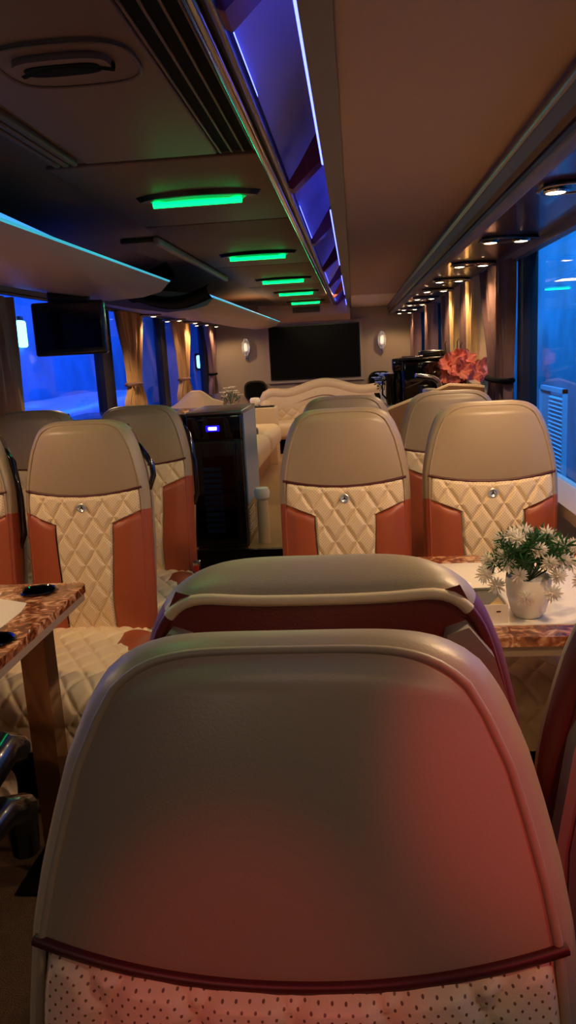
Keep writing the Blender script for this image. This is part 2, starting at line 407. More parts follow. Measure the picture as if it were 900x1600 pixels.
glab = ['largest green ceiling lamp, nearest the camera', 'second nearest green ceiling lamp', 'third green ceiling lamp, middle of the row of five', 'fourth green ceiling lamp, next to last before the screen', 'farthest and smallest green ceiling lamp above the back screen']
for i, y in enumerate((2.72, 4.33, 5.86, 7.15, 8.55)):
    if i == 0: o = gl; o.location = (.045, y, 2.0)
    else: o = dup(gl, (.05, y, 2.0))
    o['label'] = glab[i]
    area('green_glow', (.045, y-.03, 1.945), (.045, y-.3, 0), .28, 0.5, (0, 1, .35), .05)
area('green_glow', (.045, 1.05, 1.945), (.3, .6, 0), .28, .5, (0, 1, .35), .05)

# ---------------- spotlights
def spot_unit():
    t = thing('spotlight_pair', 'x', 'spotlight', (0, 0, 0), 0, 'spotlight pairs')
    fl = []
    for i in range(60):
        a = 2*PI*i/60; r = 1+.13*cos(3*a)
        fl.append((.105*r*cos(a)*1.05, .068*r*sin(a)))
    MB().prism(fl, -.010, 0, 'z').build('plate', 'black_gloss', t)
    MB().tube([(x, y, -.010) for x, y in fl], .004, 6, True).build('plate_edge', 'brushed_metal', t)
    for x in (-.058, .058):
        b = MB().lathe([(.030, -.008), (.034, -.016), (.026, -.020), (.026, -.012)], (x, 0, 0), 20).build('bezel', 'chrome', t)
        MB().lathe([(.025, -.014), (.018, -.020), (.004, -.023)], (x, 0, 0), 18).build('bulb', 'lamp_warm', b)
    return t
su = spot_unit(); first = True
rY = [.35, 1.27, 2.20, 3.19, 4.09, 5.0, 5.83, 6.72, 7.6, 8.5, 9.3]
for i, y in enumerate(rY):
    o = su if first else dup(su, (0, 0, 0)); first = False
    o.location = (1.15, y, 1.842)
    o['label'] = {2: 'spotlight pair nearest the camera on the right strip, in a black flower plate', 3: 'second nearest spotlight pair above the right window', 4: 'third nearest spotlight pair, above the drawn curtain'}.get(i, '%s glowing spotlight pair from the nearest one along the right window strip' % ORD[i-2] if i > 2 else ['spotlight pair on the right strip above the foreground seat', 'spotlight pair on the right strip above the flower pot table'][min(i, 1)])
    o['group'] = 'right spotlight pairs'
    spot('spot_beam', (1.14, y, 1.80), (.80 if y < 4 else .9, y, 0), (19 if .9 < y < 3 else 3 if y < .9 else 8) if y < 4 else 7, WARM, 150, .5, .03)
for i, y in enumerate([1.3, 2.2, 4.4, 5.5, 6.40, 7.36, 8.1, 8.75, 9.35]):
    if y < 6: 
        spot('spot_beam', (-1.0, y, 1.70), (-.7, y, 0), 12, WARM, 150, .5, .03); continue
    o = dup(su, (-1.14, y, 1.815)); o['group'] = 'left spotlight pairs'
    o['label'] = '%s glowing spotlight pair from the hanging monitor in the left window row' % ORD[i-4]
    spot('spot_beam', (-1.10, y, 1.765), (-.8, y, 0), 7, WARM, 150, .5, .03)

# ============================================================ SEATS
WP = [(.0, .205), (.45, .208), (.516, .206), (.56, .199), (.608, .188), (.65, .177), (.69, .160), (.715, .146), (.735, .130), (.76, .105)]  # height above pivot(.5) -> half width of front panel
BW = [(.0, .205), (.45, .208), (.56, .203), (.62, .192), (.67, .180), (.70, .170), (.735, .155), (.76, .14)]
def wp(h): return interp(WP, h)
def seam(u): return .488+.026*u*u
def htop(u): return .744-.030*abs(u)**5
def headpt(u, t):
    z = seam(u)+(htop(u)-seam(u))*t
    zz = seam(1)+(.714-seam(1))*t
    x = u*wp(zz)
    y = -.030*ybulge(u)*(sin(PI*(.10+.72*t))**.6) - .004
    y += .018*sm(.88, 1, t)*ybulge(u)
    return (x, y, z)
def ybulge(u): return (1-abs(u)**2.6)
def quilt(a, b, px=.074, pz=.115):
    p = (a/px+b/pz); q = (a/px-b/pz)
    d = min(abs(p-round(p)), abs(q-round(q)))
    return min(1, d/.20)**.6 
ZC, ZO = .388, .430    # rust diag: inner, outer heights
def qb(h):  # half width of the quilted area
    if h >= ZO: return wp(h)
    if h >= ZC: return .106+(wp(ZO)-.106)*((h-ZC)/(ZO-ZC))
    return .090+.016*sm(.05, ZC, h)
def frontY(x, h):
    u = max(-1, min(1, x/.205)); 
    return -.022*(1-abs(u)**3)*sm(-.02, .15, h) - .006*sin(PI*min(1, h/.5))
def quiltpt(u, t):
    u = u*2-1
    if t < .75: h = (ZC)*t/.75
    elif t < .88: h = ZC+(ZO-ZC)*(t-.75)/.13
    else: h = None
    if h is None:
        hs = seam(u); h0 = ZO; h = h0+(hs-h0)*(t-.88)/.12
    x = u*qb(h)
    e = min(1, (1-abs(u))*qb(h)/.010)*min(1, max(0, (seam(u)-h))/.012)
    return (x, frontY(x, h) - (.0105*quilt(x, h-.01)+.003)*e + .003*(1-e), h)
def rustpt(sd):
    def f(u, t):
        # u 0 inner .. 1 outer
        ztop = ZC+(ZO-ZC)*u; h = ztop*t; hi = ZC*t
        xi = .090+.016*sm(.05, ZC, hi)+.001; xo = wp(h)
        x = xi+(xo-xi)*u
        puff = (max(0, sin(PI*(.04+.92*u)))**.5)*(min(1, (1-t)*ztop/.02)**.5 if t < 1 else 0)
        return (sd*x, frontY(x, h)*(1-sm(.6, 1, u)*.6)-.014*puff, h)
    return f
def outline():
    """front edge of the back cushion, left bottom over the top to the right bottom, in (x,z)"""
    side = [(wp(h), h) for h in [i*.53/22 for i in range(22)]]
    side += [(headpt(1, t)[0], headpt(1, t)[2]) for t in [i/24 for i in range(25)]]
    top = [(headpt(1-i/14, 1)[0], headpt(1-i/14, 1)[2]) for i in range(1, 14)]
    r = side+top; 
    return [(-x, z) for x, z in r] + [(0, htop(0))] + [(x, z) for x, z in reversed(r)]
OUT = outline()
def normals(o):
    ns = []
    for i in range(len(o)):
        a = o[max(0, i-2)]; b = o[min(len(o)-1, i+2)]; dx, dz = b[0]-a[0], b[1]-a[1]; l = math.hypot(dx, dz); ns.append((-dz/l, dx/l))
    return ns
NRM = normals(OUT)
def bz(x): return .727+.014*min(1, abs(x)/.155)**4
def backpt(x, z):
    if abs(x) < 1e-6 or z > .7139:      # top edge
        xb = x*.155/.146; return xb, bz(xb)
    return math.copysign(interp(BW, z), x), z
BOUT = [backpt(x, z) for x, z in OUT]
for it in range(10):
    BOUT = [BOUT[0]] + [((BOUT[i-1][0]+2*BOUT[i][0]+BOUT[i+1][0])/4, (BOUT[i-1][1]+2*BOUT[i][1]+BOUT[i+1][1])/4) for i in range(1, len(BOUT)-1)] + [BOUT[-1]]
def gp(i, ph):
    (x, z), (nx, nz) = OUT[i], NRM[i]
    xb, zb = BOUT[i]; T = .092
    g = .022*sin(PI*min(1, max(0, ph)))**.55 if 0 < ph < 1 else 0
    k = ph**1.5
    return (x+(xb-x)*k+nx*g, -.004+T*ph, z+(zb-z)*k+nz*g*.9)
def gusset(i0, i1, mb):
    n = i1-i0
    mb.grid(lambda u, v: gp(i0+round(u*n), v), n, 12); return mb
def make_seat(label):
    t = thing('coach_seat', label, 'seat', (0, 0, 0), 0, 'coach seats')
    P = (0, 0, .5)
    def part(mb, nm, m, par=t, **k):
        o = mb.build(nm, m, par, ang=75, **k)
        if par is t: o.location = P
        return o
    hd = part(MB().grid(lambda u, v: headpt(u*2-1, v), 40, 36), 'headrest', 'taupe_leather')
    q = part(MB().grid(quiltpt, 130, 200), 'quilted_panel', 'cream_leather')
    ro = MB().grid(rustpt(1), 20, 50); r1 = part(ro, 'rust_panel', 'rust_leather')
    r2 = part(MB().grid(rustpt(-1), 20, 50), 'rust_panel', 'rust_leather')
    n = len(OUT); up = [i for i in range(n) if OUT[i][1] >= ZO]; a, b = up[0], up[-1]
    tp_ = [i for i in range(n) if OUT[i][1] >= .702]; c0, c1 = tp_[0], tp_[-1]
    part(gusset(c0, c1, MB()), 'top_band', 'taupe_leather')
    for (i0, i1) in ((a, c0), (c1, b)):
        part(MB().grid(lambda u, v: gp(i0+round(u*(i1-i0)), v*.5), i1-i0, 6), 'side_band', 'taupe_leather')
        part(MB().grid(lambda u, v: gp(i0+round(u*(i1-i0)), .5+v*.5), i1-i0, 6), 'rear_band', 'maroon_leather')
    part(gusset(0, a, MB()), 'side_band', 'rust_leather'); part(gusset(b, n-1, MB()), 'side_band', 'rust_leather')
    # back
    part(MB().grid(lambda u, v: bk(u, v), 24, 40), 'back_panel', 'maroon_leather')
    part(MB().tube([(x*1.01, .088, z) for x, z in BOUT[c0:c1+1]], .0068, 8), 'back_piping', 'plain_cream')
    for seg in (BOUT[a:c0+1], BOUT[c1:b+1]): part(MB().tube([(x*1.01, .088, z) for x, z in seg], .006, 8), 'back_piping', 'maroon_leather')
    # plastic side shells on the back
    for s in (-1, 1):
        sh = MB().prism([(s*.205, -.02), (s*.222, .30), (s*.222, .47), (s*.208, .58), (s*.184, .665), (s*.158, .700), (s*.136, .692), (s*.126, .63), (s*.135, .45), (s*.150, -.02)], .086, .112)
        o = part(sh, 'side_shell', 'grey_plastic')
        MB().prism([(s*.196, -.0), (s*.212, .29), (s*.210, .46), (s*.196, .57), (s*.176, .635), (s*.158, .655), (s*.150, .60), (s*.156, .42), (s*.165, 0)], .108, .116).build('shell_inlay', 'shell_grey', o)
    # piping
    part(MB().tube([(u/20*wp(.51)*1.03, headpt(u/20, 0)[1]-.001, seam(u/20)) for u in range(-20, 21)], .005, 8), 'headrest_piping', 'maroon_piping')
    part(MB().tube([(x, -.005, z) for x, z in OUT[a:b+1]], .004, 8), 'front_piping', 'taupe_leather')
    part(MB().tube([(x, -.005, z) for x, z in OUT[:a+1]], .004, 8), 'front_piping', 'rust_leather')
    part(MB().tube([(x, -.005, z) for x, z in OUT[b:]], .004, 8), 'front_piping', 'rust_leather')
    # emblem
    em = MB().lathe([(.001, -.0), (.015, .0), (.016, -.004), (.013, -.005), (.012, -.003), (.001, -.003)], (0, -.036, .448), 28, 'y')
    eo = part(em, 'emblem', 'silver')
    st = MB()
    for k in range(3):
        a_ = PI/2+k*2*PI/3; c, s_ = cos(a_), sin(a_); px_, pz_ = -s_*.0022, c*.0022
        st.add([(c*.012, -.0405, .448+s_*.012), (px_, -.0405, .448+pz_), (-px_, -.0405, .448-pz_), (c*.012, -.0395, .448+s_*.012), (px_*1.3, -.039, .448+pz_*1.3), (-px_*1.3, -.039, .448-pz_*1.3)], [(0, 1, 2), (0, 3, 4, 1), (0, 2, 5, 3), (3, 5, 4)])
    st.build('emblem_star', 'dark_metal', eo, smooth=False)
    # cushion
    def cush(u, v):
        x = (u*2-1)*.235; L_ = v*.72
        if L_ < .47: y = .03-L_; z = .0; ny, nz = 0, 1
        else:
            a_ = (L_-.47)/.12; a_ = min(a_, 1.35); y = -.44-.075*sin(a_*PI/2); z = -.075+.075*cos(a_*PI/2); ny, nz = -sin(a_*PI/2), cos(a_*PI/2)
            ex = max(0, L_-.47-.162); z -= ex
        ed = sm(.80, 1, abs(u*2-1)); z -= .035*ed**1.5
        q_ = .009*quilt(x, L_, .085, .13)*(1-ed)*(1-(.0 if abs(x) < .12 else 0))
        return (x, y+ny*q_, z+nz*q_+.012*(1-(u*2-1)**2))
    cu = MB().grid(cush, 110, 170)
    c_o = cu.build('seat_cushion', 'cream_quilt', t, ang=75); c_o.location = (0, -.02, .495)
    for s in (-1, 1):
        def bol(u, v, s=s):
            x = .125+.125*u; w = -.02-.24*v*(1-.35*(1-u))
            pz = .030*max(0, sin(PI*(.03+.94*u)))**.5*max(0, sin(PI*(.02+.96*v)))**.35
            return (s*x, w, .492-.018*u*u+pz)
        MB().grid(bol, 16, 20).build('cushion_bolster', 'rust_leather', t, ang=75)
    MB().rbox(-.22, .22, -.48, .05, .33, .478, .03, 3).build('seat_base', 'maroon_leather', t)
    MB().rbox(-.19, .19, -.30, -.02, .0, .34, .02, 2).build('pedestal', 'black_matte', t)
    return t
def bk(u, v):
    u = u*2-1; h = v*bz(u*.155); w = interp(BW, v*.74)
    return (u*w, .088+.018*(1-u*u)*min(1, v*4)*min(1, (1-v)*5)+.002*sin(h*40+u*3)*(1-abs(u)), h)
def recline(t, deg):
    for c in t.children:
        if abs(c.location.z-.5) < 1e-4: c.rotation_euler = (math.radians(-deg), 0, 0)
def handle(t, s, z0=.42, z1=.70):
    m = MB().tube([(s*.165, .05, z1), (s*.195, .05, z1-.018), (s*.222, .05, z1-.06), (s*.240, .05, (z0+z1)/2), (s*.243, .05, z0+.05), (s*.226, .05, z0)], [.007, .009, .011, .011, .011, .008], 10)
    o = m.build('grab_handle', 'black_gloss', t); o.location = (0, 0, .5); return o
seat0 = make_seat('taupe and cream quilted seat filling the foreground, its headrest closest to camera')
seat0.location = (.485, .37, 0)
labs = [
 ((-.43, 2.585), 6, 0, 'quilted cream and rust seat facing the camera behind the left marble table', 1, 'front'),
 ((-.93, 2.585), 6, 0, 'seat cut off by the left edge of the photo, beside the left table seat', 1, 'front'),
 ((-.43, 3.32), 6, 0, 'seat behind the left table seat, directly left of the black drinks fridge', 1, 'rear'),
 ((-.93, 3.32), 6, 0, 'half hidden taupe headrest seat nearest the left window, behind the others', 0, 'rear'),
 ((.50, 2.585), 6, 0, 'aisle seat facing the camera in the right front pair, behind the folded seat top', 0, 'front'),
 ((1.00, 2.585), 6, 0, 'window seat facing the camera behind the potted white flowers', 0, 'front'),
 ((.50, 3.32), 6, 0, 'seat showing only its headrest top behind the right aisle seat', 0, 'rear'),
 ((.96, 3.32), 6, 0, 'seat behind the right window seat, below the coral flowers', 0, 'rear'),
 ((.50, .885), 1, PI, 'reclined seat seen from behind, maroon back and cream rolled top, in mid foreground', 0, 'away'),
 ((.962, .84), 1, PI, 'dark maroon seat back cut off by the right edge beside the potted flowers', 0, 'away'),
 ((-.60, 1.215), 10, PI, 'dark seat at the lower left edge, only its black armrest showing', 0, 'away')]
seats = []
for (x, y), rc, rz, lb, hd, kind in labs:
    s = dup(seat0, (x, y, 0), rz, lb); recline(s, rc); seats.append(s)
    if kind == 'away':
        for c in s.children:
            if abs(c.location.z-.5) < 1e-4: c.scale.z = .95
    if hd:
        o = handle(s, 1, .30 if kind == 'rear' or x < -.8 else .50, .68); o.rotation_euler = (math.radians(-rc), 0, 0)
recline(seat0, 18)
# buckle on the rear left seat
bk_ = MB().rbox(.225, .262, -.05, -.025, .50, .56, .008, 2).build('belt_buckle', 'steel', seats[2]); MB().rbox(.232, .255, -.056, -.049, .51, .54, .004, 2).build('buckle_button', 'red_plastic', bk_)
# armrest on the lower-left seat (its aisle side is local -x because it is turned round)
ar = MB().tube([(-.36, .02, .46), (-.39, -.02, .60), (-.41, -.06, .68), (-.415, -.14, .70), (-.41, -.22, .66)], [.03, .036, .04, .04, .03], 12).build('armrest', 'black_plastic', seats[10])
MB().tube([(-.40, -.04, .56), (-.41, -.12, .57), (-.41, -.20, .53), (-.40, -.22, .42)], [.03, .036, .036, .03], 12).build('armrest', 'black_plastic', seats[10])

# ============================================================ TABLES
def table(nm, x0, x1, y0, y1, label, inset, cups, legs):
    t = thing(nm, label, 'table', ((x0+x1)/2, (y0+y1)/2, 0)); cx, cy = (x0+x1)/2, (y0+y1)/2
    a, b = (x1-x0)/2, (y1-y0)/2
    def rr(a, b, r, n=6):
        o = []
        for (sx, sy, st) in ((1, 1, 0), (-1, 1, 90), (-1, -1, 180), (1, -1, 270)):
            for i in range(n+1):
                th = math.radians(st+90*i/n); o.append((sx*(a-r)+r*cos(th), sy*(b-r)+r*sin(th)))
        return o
    MB().prism(rr(a, b, .03), .776, .799, 'z').build('tabletop', 'brown_marble', t, ang=30)
    MB().prism(rr(a-.004, b-.004, .028), .752, .776, 'z').build('underside', 'sill', t, ang=30)
    ip = [(p-cx, q-cy) for p, q in inset]
    MB().prism(ip, .7985, .8008, 'z').build('cream_inlay', 'table_top', t, ang=30)
    for (px_, py_) in cups:
        MB().lathe([(.052, .799), (.056, .803), (.050, .806), (.046, .803), (.044, .775), (.002, .774)], (px_-cx, py_-cy, 0), 32).build('cup_holder', 'black_gloss', t)
    for (lx, ly) in legs:
        l = MB().box(lx-cx-.035, lx-cx+.035, ly-cy-.012, ly-cy+.06, .012, .753).build('leg', 'mirror_wood', t, smooth=False)
        MB().rbox(lx-cx-.10, lx-cx+.10, ly-cy-.09, ly-cy+.12, 0, .014, .006, 2).build('foot', 'dark_metal', l)
    return t
table('table', -1.26, -.28, 1.28, 2.18, 'brown marble edged table with black cup holder at the left edge',
      [(-1.2, 1.36), (-.43, 1.36), (-.43, 1.62), (-.40, 1.70), (-.375, 1.80), (-.375, 1.92), (-.39, 1.99), (-.46, 2.02), (-.50, 2.04), (-.51, 2.09), (-1.2, 2.09)],
      [(-.40, 2.10), (-.35, 1.70), (-1.1, 2.12)], [(-.345, 1.90)])
def fix_inset(): pass
table('table', .36, 1.27, 1.66, 2.36, 'brown marble edged table on the right carrying the flower pot',
      [(.44, 1.735), (1.20, 1.735), (1.20, 2.27), (.44, 2.27)], [], [(.46, 2.0), (1.18, 2.0)])
# ---------------- flower pot on the right table
pot = thing('potted_flowers', 'white pot of green leaves and spiky white flowers on right table', 'potted plant', (.945, 1.80, .801))
MB().lathe([(.002, 0), (.032, .001), (.040, .012), (.050, .05), (.0535, .085), (.052, .098), (.049, .098), (.047, .086), (.002, .084)], (0, 0, 0), 36).build('pot', 'white_ceramic', pot)
def petal_ball(mb, c, r, n, w, up=.3, lw=3):
    c = Vector(c)
    for i in range(n):
        ph = math.acos(1-2*(i+.5)/n); th = i*2.399963; d = Vector((sin(ph)*cos(th), sin(ph)*sin(th), cos(ph)))
        d.z += up*random.random(); d.normalize(); L_ = r*random.uniform(.75, 1.1)
        s_ = d.cross(Vector((random.random(), random.random(), .3))).normalized()*w; nn = d.cross(s_).normalized()*w*.35
        a = c+d*L_*.15; m_ = c+d*L_*.65; e = c+d*L_
        mb.add([a-s_*.4, a+s_*.4, m_+s_, e, m_-s_, m_+nn], [(0, 1, 5), (1, 2, 5), (2, 3, 5), (3, 4, 5), (4, 0, 5), (0, 4, 3, 2, 1)])
fol = MB(); st = MB()
random.seed(11)
fl_pos = [(-.062, -.02, .155), (.01, -.055, .175), (-.035, -.062, .118), (.055, -.052, .112), (.07, -.01, .175), (.095, -.015, .13), (-.095, 0, .14), (-.08, -.03, .085), (.115, -.02, .09), (-.02, -.066, .065), (.04, -.068, .075), (-.01, 0, .205), (.045, .02, .195), (-.06, .03, .18), (-.095, .02, .11), (.0, .05, .17), (.09, .05, .12), (-.055, -.05, .14), (.035, -.06, .145), (-.03, -.04, .195), (.07, -.04, .145), (-.105, -.02, .11), (.11, .01, .165), (-.04, -.01, .20)]
for i in range(60):
    a = random.uniform(0, 2*PI); r = random.uniform(.015, .085); z = .10+random.uniform(0, .085)*(1-r*5)+.03
    c = (r*cos(a), r*sin(a), z); st.tube([(0, 0, .085), (c[0]*.6, c[1]*.6, .09+.5*(z-.09)), c], .0012, 5)
    petal_ball(fol, c, .034, 22, .0026, .4)
fol.build('foliage', 'leaf_green', pot, smooth=False); st.build('stems', 'stem_green', pot)
for c in fl_pos:
    m = MB(); petal_ball(m, c, .025, 60, .0026, .1); m.build('flower', 'petal_white', pot, smooth=False)
# ---------------- box of cards
bx = thing('card_box', 'small white box with a dark and gold card beside the flower pot', 'box', (.840, 1.80, .801), math.radians(3))
MB().box(-.05, .045, -.055, -.052, 0, .046).build('front_side', 'box_white', bx, smooth=False)
MB().box(-.05, .045, .077, .080, 0, .046).box(.042, .045, -.052, .077, 0, .046).box(-.05, -.047, -.052, .077, 0, .046).box(-.047, .042, -.052, .077, 0, .003).build('box_body', 'box_white', bx, smooth=False)
MB().box(.018, .028, -.0565, -.0548, .028, .031).build('printed_mark', 'photo_dark', bx, smooth=False)
MB().box(-.046, .041, -.05, .076, .036, .040).build('card', 'photo_dark', bx, smooth=False)
MB().prism([(.00, -.048), (.04, -.048), (.04, .02)], .040, .0412, 'z').build('gold_patch', 'photo_gold', bx, smooth=False)
pp = MB().prism([(-.10, .02), (-.005, -.045), (.035, .02), (-.01, .13), (-.09, .14)], 0, .002, 'z').build('paper_sheet', 'paper', smooth=False); pp.location = (.80, 1.87, .851); pp.rotation_euler = (math.radians(2), 0, math.radians(20))
tag(pp, 'white folded paper leaning over the card box', 'paper')

# ============================================================ WALL MONITOR LEFT
mo = thing('hanging_monitor', 'black flip-down monitor hanging under the left overhead rack', 'monitor', (-.66, 3.3, 1.60), math.radians(4))
MB().rbox(-.155, .155, -.02, .03, -.112, .112, .012, 3).build('casing', 'black_plastic', mo)
MB().box(-.138, .138, -.0225, -.019, -.085, .095).build('screen', 'black_gloss', mo, smooth=False)
MB().rbox(-.09, .09, .01, .05, .09, .16, .01, 2).build('hinge', 'black_plastic', mo)

# ============================================================ CURTAINS
def curtain(name, x, ya, yb, z0, z1, tie, label, m='curtain_tan', folds=7, pinch=.33, amp=.028, bunch=None, both=None):
    t = thing(name, label, 'curtain', (x, (ya+yb)/2, 0)); w = yb-ya
    def cf(u, v):
        z = z0+(z1-z0)*v
        if tie:
            k = 1-(1-pinch)*math.exp(-((z-tie)/(.13 if z < tie else .42))**2)
            if z < tie: k = pinch+(.72-pinch)*sm(0, .16, tie-z)
        else: k = 1
        ph = u*folds*2*PI
        yy = (u-.5)*w*k + (bunch or 0)*(1-k)
        xx = amp*cos(ph)*(.5+.5*k)+.010*cos(ph*2.3+z*4)
        return (xx, yy+.008*sin(ph*1.7+z*5), z)
    MB().grid(cf, folds*12, 36).build('cloth', m, t, ang=80)
    if tie:
        yc = (bunch or 0)*(1-pinch)
        MB().tube([(.040*cos(a)*1.1, yc+(w*pinch/2+.02)*sin(a), tie) for a in [2*PI*i/20 for i in range(20)]], .014, 8, True).build('tie_band', 'curtain_mauve' if m != 'curtain_mauve' else 'black_matte', t)
    return t
curtain('curtain', XL+.10, 3.25, 3.92, .98, 1.80, None, 'grey tan curtain at the far left edge of the photo', 'curtain_tan', 6)
curtain('curtain', XL+.10, 5.72, 6.42, 1.05, 1.82, 1.27, 'gathered tan curtain right of the hanging monitor', 'curtain_tan', 7, .42)
curtain('curtain', XL+.10, 7.50, 8.3, 1.03, 1.82, 1.24, 'gathered tan curtain, middle of the far left three', 'curtain_tan', 7, .42)
curtain('curtain', XL+.12, 9.15, 9.72, 1.0, 1.82, 1.24, 'gathered mauve curtain beside the back wall on the left', 'curtain_mauve', 6, .42)
curtain('curtain', XR-.05, 3.77, 4.54, 1.0, 1.82, 1.26, 'mauve curtain tied back beside the large right window', 'curtain_mauve', 8, .62, amp=.026, bunch=-.30)
curtain('curtain', XR-.045, 4.56, 5.06, .95, 1.82, None, 'gold curtain length beside the tied mauve curtain, behind the coral flowers', 'curtain_gold', 5, amp=.026)
curtain('curtain', XR-.045, 5.08, 5.38, .95, 1.82, None, 'mauve curtain length between the two gold ones', 'curtain_mauve', 3, amp=.026)
curtain('curtain', XR-.045, 5.40, 5.90, .95, 1.82, None, 'gold curtain length farther from camera, over the coffee machine', 'curtain_gold', 5, amp=.026)
curtain('curtain', XR-.045, 5.92, 6.45, .95, 1.82, None, 'mauve curtain length beyond the gold ones over the coffee machine', 'curtain_mauve', 5, amp=.026)
curtain('curtain', XR-.06, 7.15, 7.85, .95, 1.82, None, 'dark mauve curtain between the two far right windows', 'curtain_mauve', 7)
curtain('curtain', XR-.06, 8.9, 9.7, .95, 1.82, None, 'dark taupe curtain against the back wall on the right', 'curtain_mauve', 6)

tag(MB().tube([(XL+.10, .8, 1.822), (XL+.10, 9.74, 1.822)], .008, 8).build('curtain_rail', 'dark_metal'), 'dark thin curtain rail running over the left windows', 'curtain rail')
# ============================================================ BACK WALL
tv = thing('television', 'large black screen on the back wall in a beige frame', 'television', (.065, 9.75, 1.44))
MB().box(-.56, .56, -.06, -.02, -.33, .33).build('casing', 'black_plastic', tv, smooth=False)
MB().box(-.548, .548, -.063, -.059, -.318, .318).build('screen', 'screen_black', tv, smooth=False)
fr = MB()
for a in ((-.60, .60, .332, .365), (-.60, .60, -.365, -.332), (-.60, -.562, -.332, .332), (.562, .60, -.332, .332)): fr.box(a[0], a[1], -.05, -.001, a[2], a[3])
fr.build('surround', 'wall_taupe', tv, smooth=False)
def sconce(x, label):
    t = thing('wall_sconce', label, 'wall lamp', (x, 9.75, 1.54), 0, 'wall sconces')
    MB().lathe([(.002, -.001), (.05, -.001), (.05, -.012), (.03, -.02)], (0, 0, -.02), 20, 'y', 1, 1.5).build('backplate', 'chrome', t)
    MB().lathe([(.002, .105), (.02, .10), (.045, .06), (.05, 0), (.045, -.06), (.02, -.10), (.002, -.105)], (0, -.055, 0), 8).build('crystal_shade', 'crystal', t, smooth=False)
    MB().lathe([(.002, .05), (.012, .04), (.014, 0), (.012, -.04), (.002, -.05)], (0, -.055, 0), 10).build('bulb', 'lamp_soft', t)
    MB().rbox(-.015, .015, -.04, -.005, -.16, -.09, .006, 2).build('bracket', 'chrome', t)
mat('lamp_soft', (255, 230, 200), .4, emit=(255, 225, 190), estr=1.2)
sconce(-.79, 'crystal oval wall sconce left of the black screen'); sconce(.895, 'crystal oval wall sconce right of the black screen')
for x, z, lb in ((-.70, 1.0, 'black rounded oval panel on the back wall, left of the sofa'), (.86, 1.04, 'black rounded oval panel on the back wall behind the coffee machine')):
    t = thing('wall_speaker', lb, 'speaker', (x, 9.75, z))
    MB().prism(sup(.145, .125, 40, 3), -.05, -.001, 'y').build('casing', 'black_plastic', t)
    MB().prism(sup(.125, .105, 40, 3), -.056, -.049, 'y').build('grille_cloth', 'black_matte', t)

# back sofa with a wavy top
bs = thing('back_sofa', 'curved cream sofa with a wavy quilted back under the big screen', 'sofa', (.18, 9.35, .30))
def wav(x): return .67+.125*math.exp(-(x/.32)**2)+.03*math.exp(-((abs(x)-.62)/.12)**2) - .30*sm(.68, .86, abs(x))
def sofaback(u, v):
    x = (u*2-1)*.82; H = wav(x); a = v*PI
    # v 0 bottom front, .5 top, 1 back
    if v < .6: z = .12+(H-.12)*sin(v/.6*PI/2); y = -.02-.10*(1-(v/.6))-.04*sin(v/.6*PI)
    else: z = H-.02*sin((v-.6)/.4*PI/2)-.3*(v-.6); y = -.02+.14*sin((v-.6)/.4*PI/2)
    return (x, y, z)
MB().grid(sofaback, 60, 30).build('backrest', 'sofa_leather', bs, ang=80)
rl = MB().tube([((i/40*2-1)*.82, -.03, wav((i/40*2-1)*.82)-.03) for i in range(41)], .065, 12).build('roll', 'sofa_leather', bs)
MB().tube([((i/40*2-1)*.66, -.10, wav((i/40*2-1)*.66)*.93-.11) for i in range(41)], .008, 8).build('back_piping', 'maroon_leather', bs)
qs = MB().grid(lambda u, v: ((u*2-1)*.62, -.125-.014*quilt((u*2-1)*.62, v*.5, .13, .16), .16+(wav((u*2-1)*.62)*.93-.30)*v), 90, 60).build('quilted_panel', 'sofa_leather', bs, ang=80)
MB().rbox(-.62, .62, -.62, -.08, .17, .36, .07, 5).build('seat_cushion', 'sofa_leather', bs)
MB().rbox(-.58, .58, -.52, -.05, .0, .18, .02, 2).build('base', 'black_matte', bs)
for s in (-1, 1):
    MB().grid(lambda u, v, s=s: (s*(.70+.085*cos(2*PI*v)), -.60*u+.0, .10+.35*sm(1.25, .0, u)*(1)+.0+.085*sin(2*PI*v)+.10*(1-u)), 16, 16).build('armrest', 'sofa_leather', bs, ang=80)
    MB().rbox(s*.70-.07, s*.70+.07, -.58, .02, .0, .30, .04, 3).build('armrest_panel', 'sofa_leather', bs)

# side sofa along the left wall
so = thing('side_sofa', 'cream leather sofa along the left windows with a wavy backrest', 'sofa', (XL, 5.6, .30))
# backrest: hump profile along y
def sb(u, v):
    y = u*2.33; H = .62+.06*math.exp(-((y-.6)/.5)**2)
    a = v*PI; return (.16+.10*(-cos(a)), y, H*(.35+.65*sin(a)**.6) if 0 < v < 1 else H*.35)
MB().grid(sb, 50, 18).build('backrest', 'sofa_leather', so, ang=80)
def wv(x): return .70+.155*math.exp(-((x-.38)/.15)**2)*(1 if x < .38 else .0)+(.155*(1-sm(.42, .62, x)*.75) if x >= .38 else 0)
def wb(u, v):
    x = .04+.56*u; a = 2*PI*v; ht = wv(x); 
    return (x+(.05*sin(PI*max(0, u-.9)*5) if u > .9 else 0), 1.40+.075*cos(a), .30+(ht-.30)*(.5+.5*sin(a)) if sin(a) < .8 else ht-.03+.03*sin(a))
MB().grid(wb, 40, 28).build('wave_backrest', 'sofa_leather', so, ang=80)
for (a, b) in ((.30, 1.28), (1.36, 2.30)):
    MB().rbox(.22, 1.08, a, b, .22, .45, .09, 6).build('seat_cushion', 'sofa_leather', so)
MB().rbox(.1, .94, .28, 2.32, .0, .24, .02, 2).build('base', 'wood_panel', so)
MB().rbox(.60, .96, 1.28, 1.36, .2, .50, .02, 3).build('arm_divider', 'frame_grey', so)
MB().rbox(.18, 1.0, .12, .30, .0, .44, .05, 4).build('armrest', 'sofa_leather', so)
co = thing('console_cabinet', 'tan box console with a black tray top at the far end of side sofa', 'cabinet', (-.62, 8.1, .30))
